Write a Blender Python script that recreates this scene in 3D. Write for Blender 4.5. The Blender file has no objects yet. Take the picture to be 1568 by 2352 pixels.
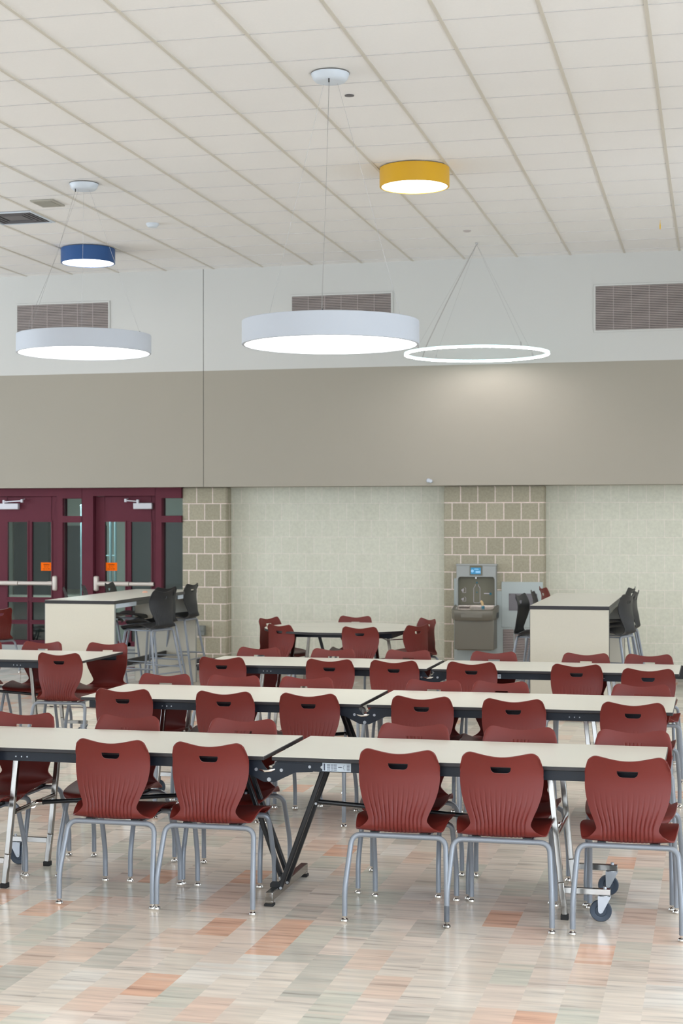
import bpy, bmesh, math, random
from mathutils import Vector, Matrix
random.seed(7)
R = math.radians
PI = math.pi
S = bpy.context.scene
COL = S.collection
H = 1.84                      # camera height
CEIL = 4.858
YW = 18.2                     # face of the upper wall / soffit
YB = 18.4                     # face of block pillars and door wall
YP = 18.6                     # face of the painted block wall

# ------------------------------------------------------------------ helpers
class MB:
    """collects geometry, links it as ONE mesh object"""
    def __init__(s): s.v = []; s.f = []; s.m = []
    def quad(s, pts, m=0):
        b = len(s.v); s.v += [tuple(p) for p in pts]; s.f.append(tuple(range(b, b+len(pts)))); s.m.append(m)
    def box(s, x0, x1, y0, y1, z0, z1, m=0, mat=None):
        if x0 > x1: x0, x1 = x1, x0
        if y0 > y1: y0, y1 = y1, y0
        if z0 > z1: z0, z1 = z1, z0
        P = [(x0,y0,z0),(x1,y0,z0),(x1,y1,z0),(x0,y1,z0),(x0,y0,z1),(x1,y0,z1),(x1,y1,z1),(x0,y1,z1)]
        if mat: P = [tuple(mat @ Vector(p)) for p in P]
        b = len(s.v); s.v += P
        for q in ((0,3,2,1),(4,5,6,7),(0,1,5,4),(1,2,6,5),(2,3,7,6),(3,0,4,7)):
            s.f.append(tuple(b+i for i in q)); s.m.append(m)
        return s
    def bar(s, p, q, w, h, m=0, up=(0,0,1)):
        """rectangular bar from p to q, width w sideways and h along up"""
        p = Vector(p); q = Vector(q); d = (q-p).normalized(); u = Vector(up)
        sd = d.cross(u)
        if sd.length < 1e-4: sd = d.cross(Vector((1,0,0)))
        sd.normalize(); u = sd.cross(d).normalized()
        b = len(s.v)
        for e in (p, q):
            for a, c in ((-1,-1),(1,-1),(1,1),(-1,1)):
                s.v.append(tuple(e + sd*a*w/2 + u*c*h/2))
        for f in ((0,1,2,3),(7,6,5,4),(0,4,5,1),(1,5,6,2),(2,6,7,3),(3,7,4,0)):
            s.f.append(tuple(b+i for i in f)); s.m.append(m)
        return s
    def tube(s, path, r, seg=10, m=0, closed=False, caps=True):
        P = [Vector(p) for p in path]; n = len(P)
        T = []
        for i in range(n):
            if closed: t = P[(i+1) % n] - P[i-1]
            else: t = P[min(i+1, n-1)] - P[max(i-1, 0)]
            T.append(t.normalized())
        a = Vector((0,0,1)) if abs(T[0].z) < .9 else Vector((1,0,0))
        u = T[0].cross(a).normalized()
        b = len(s.v)
        for i in range(n):
            if i:
                u = (u - T[i]*u.dot(T[i])).normalized()
            w = T[i].cross(u)
            rr = r[i] if isinstance(r, (list, tuple)) else r
            for k in range(seg):
                an = 2*PI*k/seg
                s.v.append(tuple(P[i] + u*math.cos(an)*rr + w*math.sin(an)*rr))
        for i in range(n if closed else n-1):
            j = (i+1) % n
            for k in range(seg):
                l = (k+1) % seg
                s.f.append((b+i*seg+k, b+i*seg+l, b+j*seg+l, b+j*seg+k)); s.m.append(m)
        if caps and not closed:
            s.f.append(tuple(b+k for k in range(seg))[::-1]); s.m.append(m)
            s.f.append(tuple(b+(n-1)*seg+k for k in range(seg))); s.m.append(m)
        return s
    def lathe(s, prof, c=(0,0,0), seg=32, m=0, axis='z', ms=None):
        b = len(s.v); c = Vector(c)
        for (r, z) in prof:
            for k in range(seg):
                an = 2*PI*k/seg; a, d = r*math.cos(an), r*math.sin(an)
                v = Vector((a, d, z)) if axis == 'z' else (Vector((a, z, -d)) if axis == 'y' else Vector((z, a, d)))
                s.v.append(tuple(c+v))
        for i in range(len(prof)-1):
            for k in range(seg):
                l = (k+1) % seg
                s.f.append((b+i*seg+k, b+i*seg+l, b+(i+1)*seg+l, b+(i+1)*seg+k)); s.m.append(ms[i] if ms else m)
        if prof[0][0] > 1e-6: s.f.append(tuple(b+k for k in range(seg))[::-1]); s.m.append(ms[0] if ms else m)
        if prof[-1][0] > 1e-6:
            e = b+(len(prof)-1)*seg; s.f.append(tuple(e+k for k in range(seg))); s.m.append(ms[-1] if ms else m)
        return s
    def cyl(s, p, q, r, seg=16, m=0): return s.tube([p, q], r, seg, m)
    def prism(s, pts, y0, y1, m=0):
        """polygon in xz extruded along y"""
        n = len(pts); b = len(s.v)
        for y in (y0, y1):
            for x, z in pts: s.v.append((x, y, z))
        s.f.append(tuple(b+i for i in range(n))); s.m.append(m)
        s.f.append(tuple(b+n+i for i in range(n))[::-1]); s.m.append(m)
        for i in range(n):
            j = (i+1) % n
            s.f.append((b+i, b+n+i, b+n+j, b+j)); s.m.append(m)
        return s
    def build(s, name, mats, parent=None, bevel=0, smooth=35, loc=None):
        me = bpy.data.meshes.new(name)
        me.from_pydata(s.v, [], s.f)
        if not isinstance(mats, (list, tuple)): mats = [mats]
        for x in mats: me.materials.append(x)
        me.polygons.foreach_set('material_index', s.m)
        bm = bmesh.new(); bm.from_mesh(me)
        bmesh.ops.remove_doubles(bm, verts=bm.verts, dist=1e-6)
        bmesh.ops.recalc_face_normals(bm, faces=bm.faces)
        bm.to_mesh(me); bm.free()
        if smooth:
            me.shade_smooth(); me.set_sharp_from_angle(angle=R(smooth))
        o = bpy.data.objects.new(name, me); COL.objects.link(o)
        if parent: o.parent = parent
        if loc: o.location = loc
        if bevel:
            md = o.modifiers.new('bevel', 'BEVEL'); md.width = bevel; md.segments = 2
            md.limit_method = 'ANGLE'; md.angle_limit = R(50)
        return o

def tag(o, label=None, cat=None, group=None, kind=None):
    if label: o['label'] = label
    if cat: o['category'] = cat
    if group: o['group'] = group
    if kind: o['kind'] = kind
    return o
def thing(name, label, cat, loc=(0,0,0), rz=0, group=None):
    o = bpy.data.objects.new(name, None); COL.objects.link(o)
    o.empty_display_size = .1
    o.location = loc; o.rotation_euler = (0,0,rz)
    return tag(o, label, cat, group)
def copy_tree(o, parent=None):
    c = o.copy(); COL.objects.link(c)
    if parent: c.parent = parent
    for ch in list(KIDS.get(o.name, [])): copy_tree(ch, c)
    return c
KIDS = {}
def index_kids():
    KIDS.clear()
    for o in bpy.data.objects:
        if o.parent: KIDS.setdefault(o.parent.name, []).append(o)
def fillet(pts, rad, n=6):
    P = [Vector(p) for p in pts]; out = [P[0]]
    for i in range(1, len(P)-1):
        a = (P[i-1]-P[i]); b = (P[i+1]-P[i]); r = rad[i-1] if isinstance(rad, (list, tuple)) else rad
        r = min(r, a.length*.49, b.length*.49)
        A = P[i]+a.normalized()*r; B = P[i]+b.normalized()*r
        for k in range(n+1):
            t = k/n
            out.append(A*(1-t)**2 + P[i]*2*t*(1-t) + B*t*t)
    out.append(P[-1]); return out

# ------------------------------------------------------------------ materials
def mat(name, col, rough=.5, metal=0, spec=.5, emit=None, estr=0, noise=None, bump=None, coat=0):
    m = bpy.data.materials.new(name); m.use_nodes = True
    nt = m.node_tree; b = nt.nodes['Principled BSDF']
    b.inputs['Base Color'].default_value = (*col, 1)
    b.inputs['Roughness'].default_value = rough
    b.inputs['Metallic'].default_value = metal
    b.inputs['Specular IOR Level'].default_value = spec
    b.inputs['Coat Weight'].default_value = coat
    if emit:
        b.inputs['Emission Color'].default_value = (*emit, 1); b.inputs['Emission Strength'].default_value = estr
    if noise or bump:
        g = nt.nodes.new('ShaderNodeTexCoord')
    if noise:                                   # (scale, amount)
        n = nt.nodes.new('ShaderNodeTexNoise'); n.inputs['Scale'].default_value = noise[0]; n.inputs['Detail'].default_value = 4
        nt.links.new(g.outputs['Object'], n.inputs['Vector'])
        mx = nt.nodes.new('ShaderNodeMix'); mx.data_type = 'RGBA'; mx.blend_type = 'MIX'
        a = noise[1]
        mx.inputs['A'].default_value = (*[c*(1-a) for c in col], 1); mx.inputs['B'].default_value = (*[min(1, c*(1+a)) for c in col], 1)
        nt.links.new(n.outputs['Fac'], mx.inputs['Factor']); nt.links.new(mx.outputs['Result'], b.inputs['Base Color'])
    if bump:                                    # (scale, strength)
        n2 = nt.nodes.new('ShaderNodeTexNoise'); n2.inputs['Scale'].default_value = bump[0]; n2.inputs['Detail'].default_value = 3
        nt.links.new(g.outputs['Object'], n2.inputs['Vector'])
        bp = nt.nodes.new('ShaderNodeBump'); bp.inputs['Strength'].default_value = bump[1]; bp.inputs['Distance'].default_value = .002
        nt.links.new(n2.outputs['Fac'], bp.inputs['Height']); nt.links.new(bp.outputs['Normal'], b.inputs['Normal'])
    return m

def brick_mat(name, c1, c2, mortar, phase, msize, nscale=40, namt=.18):
    m = bpy.data.materials.new(name); m.use_nodes = True; nt = m.node_tree; N = nt.nodes.new; L = nt.links.new
    b = nt.nodes['Principled BSDF']; b.inputs['Roughness'].default_value = .85; b.inputs['Specular IOR Level'].default_value = .25
    g = N('ShaderNodeNewGeometry'); sp = N('ShaderNodeSeparateXYZ'); L(g.outputs['Position'], sp.inputs[0])
    a = N('ShaderNodeMath'); a.operation = 'ADD'; L(sp.outputs['X'], a.inputs[0]); L(sp.outputs['Y'], a.inputs[1])
    a2 = N('ShaderNodeMath'); a2.operation = 'SUBTRACT'; L(a.outputs[0], a2.inputs[0]); a2.inputs[1].default_value = phase
    cb = N('ShaderNodeCombineXYZ'); L(a2.outputs[0], cb.inputs[0]); L(sp.outputs['Z'], cb.inputs[1])
    br = N('ShaderNodeTexBrick'); br.offset = .5; br.offset_frequency = 2; br.squash = 1
    br.inputs['Scale'].default_value = 1; br.inputs['Brick Width'].default_value = .2032; br.inputs['Row Height'].default_value = .2032
    br.inputs['Mortar Size'].default_value = msize; br.inputs['Mortar Smooth'].default_value = .25
    br.inputs['Color1'].default_value = (*c1, 1); br.inputs['Color2'].default_value = (*c2, 1); br.inputs['Mortar'].default_value = (*mortar, 1)
    L(cb.outputs[0], br.inputs['Vector'])
    no = N('ShaderNodeTexNoise'); no.inputs['Scale'].default_value = nscale; no.inputs['Detail'].default_value = 6; no.inputs['Roughness'].default_value = .7
    L(g.outputs['Position'], no.inputs['Vector'])
    mr = N('ShaderNodeMapRange'); mr.inputs['From Min'].default_value = .3; mr.inputs['From Max'].default_value = .7
    mr.inputs['To Min'].default_value = 1-namt; mr.inputs['To Max'].default_value = 1+namt*.6; L(no.outputs['Fac'], mr.inputs['Value'])
    mx = N('ShaderNodeMix'); mx.data_type = 'RGBA'; mx.blend_type = 'MULTIPLY'; mx.inputs['Factor'].default_value = 1
    L(br.outputs['Color'], mx.inputs['A']); L(mr.outputs['Result'], mx.inputs['B'])
    L(mx.outputs['Result'], b.inputs['Base Color'])
    bp = N('ShaderNodeBump'); bp.inputs['Strength'].default_value = .5; bp.inputs['Distance'].default_value = .006
    sb = N('ShaderNodeMath'); sb.operation = 'SUBTRACT'; L(no.outputs['Fac'], sb.inputs[0]); L(br.outputs['Fac'], sb.inputs[1])
    L(sb.outputs[0], bp.inputs['Height']); L(bp.outputs['Normal'], b.inputs['Normal'])
    return m

def floor_mat():
    m = bpy.data.materials.new('vinyl_tile_floor'); m.use_nodes = True; nt = m.node_tree; N = nt.nodes.new; L = nt.links.new
    b = nt.nodes['Principled BSDF']
    def mth(op, *a):
        n = N('ShaderNodeMath'); n.operation = op
        for i, x in enumerate(a):
            if isinstance(x, (int, float)): n.inputs[i].default_value = x
            else: L(x, n.inputs[i])
        return n.outputs[0]
    g = N('ShaderNodeNewGeometry'); sp = N('ShaderNodeSeparateXYZ'); L(g.outputs['Position'], sp.inputs[0])
    u = mth('ADD', mth('DIVIDE', sp.outputs['X'], .1524), -.21)
    c = mth('FLOOR', u)
    w1 = N('ShaderNodeTexWhiteNoise'); w1.noise_dimensions = '1D'; L(c, w1.inputs['W'])
    v = mth('ADD', mth('DIVIDE', sp.outputs['Y'], .3048), mth('MULTIPLY', w1.outputs['Value'], 1.0))
    r = mth('FLOOR', v)
    cb = N('ShaderNodeCombineXYZ'); L(c, cb.inputs[0]); L(r, cb.inputs[1])
    w2 = N('ShaderNodeTexWhiteNoise'); w2.noise_dimensions = '2D'; L(cb.outputs[0], w2.inputs['Vector'])
    rp = N('ShaderNodeValToRGB'); rp.color_ramp.interpolation = 'CONSTANT'
    cols = [(0, (.79,.72,.63)), (.28, (.73,.66,.57)), (.46, (.66,.65,.56)), (.58, (.78,.68,.59)), (.73, (.60,.575,.505)),
            (.82, (.78,.62,.51)), (.88, (.82,.78,.71)), (.94, (.78,.50,.365))]
    e = rp.color_ramp.elements
    e[0].position = 0; e[0].color = (*cols[0][1], 1); e[1].position = cols[1][0]; e[1].color = (*cols[1][1], 1)
    for p, k in cols[2:]: x = e.new(p); x.color = (*k, 1)
    L(w2.outputs['Value'], rp.inputs['Fac'])
    # streaks across the tile, each tile with its own
    cs = N('ShaderNodeCombineXYZ'); L(mth('MULTIPLY', sp.outputs['X'], 2.2), cs.inputs[0]); L(mth('MULTIPLY', sp.outputs['Y'], 26.0), cs.inputs[1])
    L(mth('MULTIPLY', w2.outputs['Value'], 97.0), cs.inputs[2])
    no = N('ShaderNodeTexNoise'); no.inputs['Scale'].default_value = 1; no.inputs['Detail'].default_value = 3; no.inputs['Roughness'].default_value = .6
    L(cs.outputs[0], no.inputs['Vector'])
    rs = N('ShaderNodeValToRGB'); q = rs.color_ramp.elements
    q[0].position = .28; q[0].color = (.60,.585,.58,1); q[1].position = .72; q[1].color = (1.12,1.11,1.10,1)
    x = q.new(.42); x.color = (.90,.90,.895,1); x = q.new(.58); x.color = (1.03,1.02,1.0,1)
    L(no.outputs['Fac'], rs.inputs['Fac'])
    mx = N('ShaderNodeMix'); mx.data_type = 'RGBA'; mx.blend_type = 'MULTIPLY'; mx.inputs['Factor'].default_value = 1
    L(rp.outputs['Color'], mx.inputs['A']); L(rs.outputs['Color'], mx.inputs['B'])
    # second streak set mixing in peach
    cs2 = N('ShaderNodeCombineXYZ'); L(mth('MULTIPLY', sp.outputs['X'], 1.7), cs2.inputs[0]); L(mth('MULTIPLY', sp.outputs['Y'], 17.0), cs2.inputs[1])
    L(mth('MULTIPLY', w2.outputs['Value'], 53.0), cs2.inputs[2])
    n3 = N('ShaderNodeTexNoise'); n3.inputs['Scale'].default_value = 1; n3.inputs['Detail'].default_value = 2; L(cs2.outputs[0], n3.inputs['Vector'])
    f3 = N('ShaderNodeMapRange'); f3.inputs['From Min'].default_value = .52; f3.inputs['From Max'].default_value = .72; f3.inputs['To Max'].default_value = .5
    L(n3.outputs['Fac'], f3.inputs['Value'])
    mx2 = N('ShaderNodeMix'); mx2.data_type = 'RGBA'; L(f3.outputs['Result'], mx2.inputs['Factor'])
    L(mx.outputs['Result'], mx2.inputs['A']); mx2.inputs['B'].default_value = (.80,.67,.555,1)
    L(mx2.outputs['Result'], b.inputs['Base Color'])
    b.inputs['Roughness'].default_value = .16; b.inputs['Specular IOR Level'].default_value = .5
    nb = N('ShaderNodeTexNoise'); nb.inputs['Scale'].default_value = 2.5; nb.inputs['Detail'].default_value = 2; L(g.outputs['Position'], nb.inputs['Vector'])
    bp = N('ShaderNodeBump'); bp.inputs['Strength'].default_value = .06; bp.inputs['Distance'].default_value = .02
    L(nb.outputs['Fac'], bp.inputs['Height']); L(bp.outputs['Normal'], b.inputs['Normal'])
    return m

def glass_mat(name, tint, fac=.12):
    m = bpy.data.materials.new(name); m.use_nodes = True; nt = m.node_tree; N = nt.nodes.new; L = nt.links.new
    nt.nodes.remove(nt.nodes['Principled BSDF']); out = nt.nodes['Material Output']
    t = N('ShaderNodeBsdfTransparent'); t.inputs['Color'].default_value = (*tint, 1)
    gl = N('ShaderNodeBsdfGlossy'); gl.inputs['Roughness'].default_value = .02
    f = N('ShaderNodeFresnel'); f.inputs['IOR'].default_value = 1.5
    a = N('ShaderNodeMath'); a.operation = 'ADD'; L(f.outputs[0], a.inputs[0]); a.inputs[1].default_value = fac
    mx = N('ShaderNodeMixShader'); L(a.outputs[0], mx.inputs[0]); L(t.outputs[0], mx.inputs[1]); L(gl.outputs[0], mx.inputs[2])
    L(mx.outputs[0], out.inputs['Surface']); return m

def emis(name, col, st, base=.8):
    m = bpy.data.materials.new(name); m.use_nodes = True; b = m.node_tree.nodes['Principled BSDF']
    b.inputs['Base Color'].default_value = (base,base,base,1); b.inputs['Emission Color'].default_value = (*col, 1); b.inputs['Emission Strength'].default_value = st
    return m

M_floor = floor_mat()
M_tile = mat('ceiling_tile', (.87,.855,.83), .95, spec=.1, noise=(60, .02))
M_tee = mat('ceiling_tee', (.66,.62,.54), .6)
M_tee2 = mat('ceiling_tee_fine', (.60,.59,.58), .6)
M_white = mat('upper_wall_paint', (.63,.63,.60), .8, spec=.2)
M_tan = mat('soffit_paint', (.375,.345,.285), .62, spec=.3)
M_dark = mat('black_base', (.02,.02,.022), .5)
M_joint = mat('joint_shadow', (.16,.15,.14), .8)
M_block = brick_mat('split_face_block', (.37,.34,.25), (.43,.395,.295), (.78,.67,.60), .145*.2032+YB, .0075)
M_paint = brick_mat('painted_block', (.66,.66,.55), (.69,.69,.58), (.80,.76,.67), .65*.2032+YP, .0045, 28, .10)
M_maroon = mat('maroon_door_paint', (.115,.020,.034), .6, spec=.25, noise=(3, .1))
M_glass = glass_mat('door_glass', (.80,.88,.87), 0.005)
M_red = mat('red_chair_plastic', (.156,.0165,.0112), .44, spec=.42, bump=(900, .25))
M_black = mat('charcoal_chair_plastic', (.019,.0195,.021), .45, spec=.38, bump=(900, .25))
M_grey = mat('silver_grey_tube_paint', (.265,.29,.325), .38, metal=.3)
M_chrome = mat('chrome', (.72,.70,.67), .12, metal=1)
M_steel = mat('brushed_chrome_tube', (.34,.33,.31), .16, metal=1)
M_zinc = mat('zinc_plate', (.45,.48,.52), .34, metal=.9)
M_blksteel = mat('black_steel', (.006,.007,.009), .34, spec=.5)
M_navy = mat('dark_rail_steel', (.007,.012,.021), .42, spec=.4)
M_rub = mat('black_rubber', (.012,.012,.012), .7)
M_wheel = mat('blue_grey_wheel', (.042,.06,.088), .45)
M_lam = mat('cream_laminate', (.70,.685,.60), .33, noise=(9, .02))
M_lam2 = mat('cream_side_laminate', (.62,.585,.485), .45, noise=(90, .035))
M_edge = mat('dark_table_edge', (.022,.020,.022), .4)
M_fix = mat('white_fixture', (.56,.60,.66), .55)
M_can = mat('white_canopy', (.66,.72,.78), .4)
M_yel = mat('yellow_fixture', (.72,.40,.012), .45)
M_blu = mat('blue_fixture', (.018,.085,.26), .45)
M_diff = emis('lit_diffuser', (1,.985,.96), 7.6)
M_ring = emis('lit_ring', (1,.955,.975), 42)
M_ringside = emis('lit_ring_side', (.55,.95,.95), 2.2)
M_wire = mat('suspension_wire', (.42,.41,.40), .4, metal=.5)
M_ss = mat('stainless_taupe', (.20,.185,.15), .42, metal=.45)
M_ssl = mat('stainless_light', (.34,.355,.34), .42, metal=.35)
M_sspan = mat('wall_panel_steel', (.42,.47,.46), .45, metal=.2)
M_basin = mat('basin_steel', (.74,.68,.63), .22, metal=.7)
M_alc = mat('alcove_taupe', (.150,.142,.098), .5)
M_plate = mat('grey_access_plate', (.17,.16,.17), .45, metal=.4)
M_louv = mat('louver_mauve', (.42,.36,.345), .5)
M_louvd = mat('louver_dark', (.16,.14,.135), .7)
M_lcd = emis('lcd_blue', (.02,.22,.42), .9, .02)
M_lcd2 = emis('lcd_pale', (.30,.62,.95), .75, .02)
M_icon = mat('pale_icon_print', (.50,.46,.48), .5)
M_teal = mat('teal_dot', (.01,.13,.19), .4)
M_spout = mat('amber_spout', (.70,.50,.26), .35)
M_orange = mat('orange_sticker', (.93,.155,.002), .6, spec=.1)
M_ink = mat('sticker_ink', (.22,.03,.003), .6, spec=.1)
M_lab = mat('label_paper', (.55,.62,.68), .45)
M_labink = mat('label_ink', (.06,.07,.10), .6)
M_ivory = mat('ivory_bar', (.66,.60,.54), .35, metal=.25)
M_clos = mat('closer_cover', (.55,.55,.58), .4, metal=.3)
M_grill = mat('grille_mauve', (.335,.29,.275), .55)
M_grilld = mat('grille_dark', (.12,.11,.105), .8)
M_box = mat('outlet_grey', (.20,.215,.20), .5)
M_hall = mat('hall_wall_paint', (.30,.32,.28), .8)
M_halld = mat('hall_dark', (.05,.055,.055), .8)
M_tubes = mat('pale_teal_tubes', (.35,.52,.55), .3, metal=.3)
M_frame = mat('window_frame', (.5,.5,.5), .5)

# ------------------------------------------------------------------ the room
XL, XR, YN = -15.0, 5.0, -8.0
def struct(o): o['kind'] = 'structure'; return o
struct(MB().box(XL, XR, YN, 24, -.1, 0).build('floor', M_floor, smooth=0))
struct(MB().box(XL, XR, YN, YW, CEIL+.004, CEIL+.1).build('ceiling', M_tile, smooth=0))
T = .6096
g = MB()
k = -30
while True:
    x = -.3952 + k*T
    if x > XR: break
    if x > XL: g.box(x-.012, x+.012, YN, YW, CEIL-.003, CEIL+.006)
    k += 1
struct(g.build('trim_1', M_tee, smooth=0))
g = MB(); k = -30
while True:
    y = 8.842 + k*T
    if y > YW: break
    if y > YN: g.box(XL, XR, y-.0035, y+.0035, CEIL+.0005, CEIL+.006)
    k += 1
struct(g.build('trim_2', M_tee2, smooth=0))
# shadow line beside each main tee (the tile edge is rebated)
# upper wall: white band and tan soffit, one panel joint
JX = -6.015
g = MB(); g.box(XL, JX-.004, YW, YW+.6, 3.632, CEIL+.1); g.box(JX+.004, XR, YW, YW+.6, 3.632, CEIL+.1)
struct(g.build('wall_upper_far', M_white, smooth=0))
g = MB(); g.box(XL, JX-.004, YW, YW+.6, 2.232, 3.632); g.box(JX+.004, XR, YW, YW+.6, 2.232, 3.632)
struct(g.build('wall_soffit_far', M_tan, smooth=0))
struct(MB().box(JX-.004, JX+.004, YW+.006, YW+.6, 2.232, CEIL).build('trim_3', M_joint, smooth=0))
struct(MB().box(XL, XR, YW+.6, 24, 2.5, 2.6).build('ceiling_hall', M_hall, smooth=0))
struct(MB().box(XL, XR, YW+.6, YW+.7, 2.232, 2.6).build('wall_header_far', M_hall, smooth=0))
# block walls
g = MB(); g.box(-6.356, -5.79, YB, YB+.5, 0, 2.232)
struct(g.build('wall_pillar_left', M_block, smooth=0, bevel=.02))
g = MB(); g.box(-3.118, -1.94, YB, YB+.5, 0, 2.232)
struct(g.build('wall_pillar_right', M_block, smooth=0, bevel=.02))
g = MB(); g.box(-5.8, -3.1, YP, YP+.3, 0, 2.232); g.box(-1.95, XR, YP, YP+.3, 0, 2.232)
struct(g.build('wall_far', M_paint, smooth=0))
struct(MB().box(XL, -10.2, YB, YB+.3, 0, 2.232).build('wall_far_left', M_block, smooth=0))
g = MB(); g.box(-5.79, -3.118, YP-.012, YP, 0, .155); g.box(-1.94, XR, YP-.012, YP, 0, .155)
g.box(-6.356, -5.778, YB-.012, YB, 0, .155); g.box(-3.13, -1.928, YB-.012, YB, 0, .155)
g.box(-5.79, -5.778, YB, YP, 0, .155); g.box(-1.94, -1.928, YB, YP, 0, .155)
struct(g.build('baseboard_far', M_dark, smooth=0))
# side and near walls hold the windows that light the room; the photograph does not show them
def wall_with_windows(name, axis, c, th, a0, a1, z0, z1, wins, m):
    g = MB()
    def bx(p, q, za, zb):
        if axis == 'y': g.box(p, q, c, c+th, za, zb)
        else: g.box(c, c+th, p, q, za, zb)
    bx(a0, a1, 0, z0); bx(a0, a1, z1, 5)
    e = a0
    for p, q in wins: bx(e, p, z0, z1); e = q
    bx(e, a1, z0, z1)
    struct(g.build(name, m, smooth=0))
WN = [(-13, -10), (-3, .6)]
WR = [(-6.5, -3.5), (-2.5, .5), (1.5, 4.8), (12.5, 14.5)]
WL = [(8.2, 11.2), (12.2, 15.2)]
wall_with_windows('wall_near', 'y', YN, -.2, XL, XR, .9, 3.9, WN, M_white)
wall_with_windows('wall_right', 'x', XR, .2, YN, 24, .9, 3.9, WR, M_white)
wall_with_windows('wall_left', 'x', XL, -.2, YN, 24, .9, 3.9, WL, M_white)
n = 0
for axis, c, sg, wins in (('y', YN, -1, WN), ('x', XR, 1, WR), ('x', XL, -1, WL)):
    for p, q in wins:
        n += 1; g = MB()
        a, b = c+sg*.07, c+sg*.15
        def fb(p0, p1, z0, z1):
            if axis == 'y': g.box(p0, p1, a, b, z0, z1)
            else: g.box(a, b, p0, p1, z0, z1)
        for x in (p+.03, (p+q)/2, q-.03): fb(x-.03, x+.03, .9, 3.9)
        for z in (.93, 3.0, 3.87): fb(p, q, z-.03, z+.03)
        struct(g.build('window_%d' % n, M_frame, smooth=0))
        d = bpy.data.lights.new('daylight', 'AREA'); d.shape = 'RECTANGLE'; d.size = q-p; d.size_y = 3.0
        d.cycles.is_portal = True
        o = bpy.data.objects.new('daylight_portal', d); COL.objects.link(o)
        if axis == 'y': o.location = ((p+q)/2, c-sg*.02, 2.4); o.rotation_euler = (R(90), 0, 0)
        else: o.location = (c-sg*.02, (p+q)/2, 2.4); o.rotation_euler = (R(90), 0, R(90)*sg)

# ------------------------------------------------------------------ hall behind the doors
struct(MB().box(XL, -3, 22.2, 22.3, 0, 2.5).build('wall_hall', M_hall, smooth=0))
struct(MB().box(-5.2, -5.1, 18.9, 22.2, 0, 2.5).build('wall_hall_right', M_hall, smooth=0))
struct(MB().box(XL, XR, 24, 24.1, 0, 5).build('wall_outer', M_hall, smooth=0))
g = MB()
g.box(-10.3, -9.75, 22.1, 22.2, 0, 2.05); g.box(-9.45, -8.85, 22.1, 22.2, .8, 1.75); g.box(-8.5, -7.6, 22.12, 22.2, 0, 1.9)
struct(g.build('door_3', M_halld, smooth=0))
g = MB()  # tubes added to stand in for glossy pale lines in the door glass
for i, x in enumerate((-8.42, -8.33, -8.16, -8.09, -8.0, -7.93)):
    g.tube([(x, 20.2, 0), (x, 20.2, 2.05)], .018, 8)
for z in (.05, .75, 1.35, 2.03): g.tube([(-8.44, 20.2, z), (-7.91, 20.2, z)], .01, 8)
for x in (-8.43, -7.92): g.box(x-.02, x+.02, 20.0, 20.4, 0, .03)
tag(g.build('glass_line_tubes', M_tubes), 'pale teal tubes added in the hall for the glossy lines in the right door glass', 'tubes')
g = MB(); g.box(-10.5, -9.0, 20.9, 21.5, .70, .74); 
hd = g.build('hall_table', M_lam2)
tag(hd, 'table in the dim hall seen low through the left door glass', 'table')
for x in (-10.4, -9.1):
    for y in (20.97, 21.43): g2 = MB(); g2.box(x-.02, x+.02, y-.02, y+.02, 0, .70); g2.build('leg', M_blksteel, hd)
t = MB(); t.lathe([(0, 2.44), (.3, 2.44), (.3, 2.5)], (-8.6, 19.8, .001), 32)  # unseen lamp, added so the hall reads brighter through the glass
tag(t.build('hall_fill_light', emis('hall_fill_glow', (.85,.95,1), 60)), 'unseen round lamp added to brighten the hall behind the maroon doors', 'ceiling light')

# ------------------------------------------------------------------ maroon door frame, doors, sidelights
FY0, FY1 = YB-.03, YB+.12
g = MB()
for x0, x1 in ((-10.2, -8.90), (-7.985, -7.915), (-7.654, -7.51), (-6.694, -6.615)): g.box(x0, x1, FY0, FY1, 0, 2.232)
g.box(-8.90, -7.985, FY0, FY1, 2.13, 2.232); g.box(-7.51, -6.694, FY0, FY1, 2.13, 2.232)
g.box(-7.915, -7.654, FY0, FY1, 2.102, 2.232); g.box(-6.615, -6.356, FY0, FY1, 2.102, 2.232)
struct(g.build('trim_4', M_maroon, smooth=0, bevel=.004))
def sidelight(nm, x0, x1):
    f = MB(); f.box(x0, x1, FY0, FY1, 1.805, 1.886); f.box(x0, x1, FY0, FY1, 0, .30)
    fr = struct(f.build(nm, M_maroon, smooth=0))
    p = MB(); p.box(x0, x1, YB+.05, YB+.056, .30, 1.805); p.build('glass_pane', M_glass, fr, smooth=0)
    p = MB(); p.box(x0, x1, YB+.05, YB+.056, 1.886, 2.102); p.build('glass_pane', M_glass, fr, smooth=0)
sidelight('window_9', -7.915, -7.654)
sidelight('window_10', -6.615, -6.356)
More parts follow.
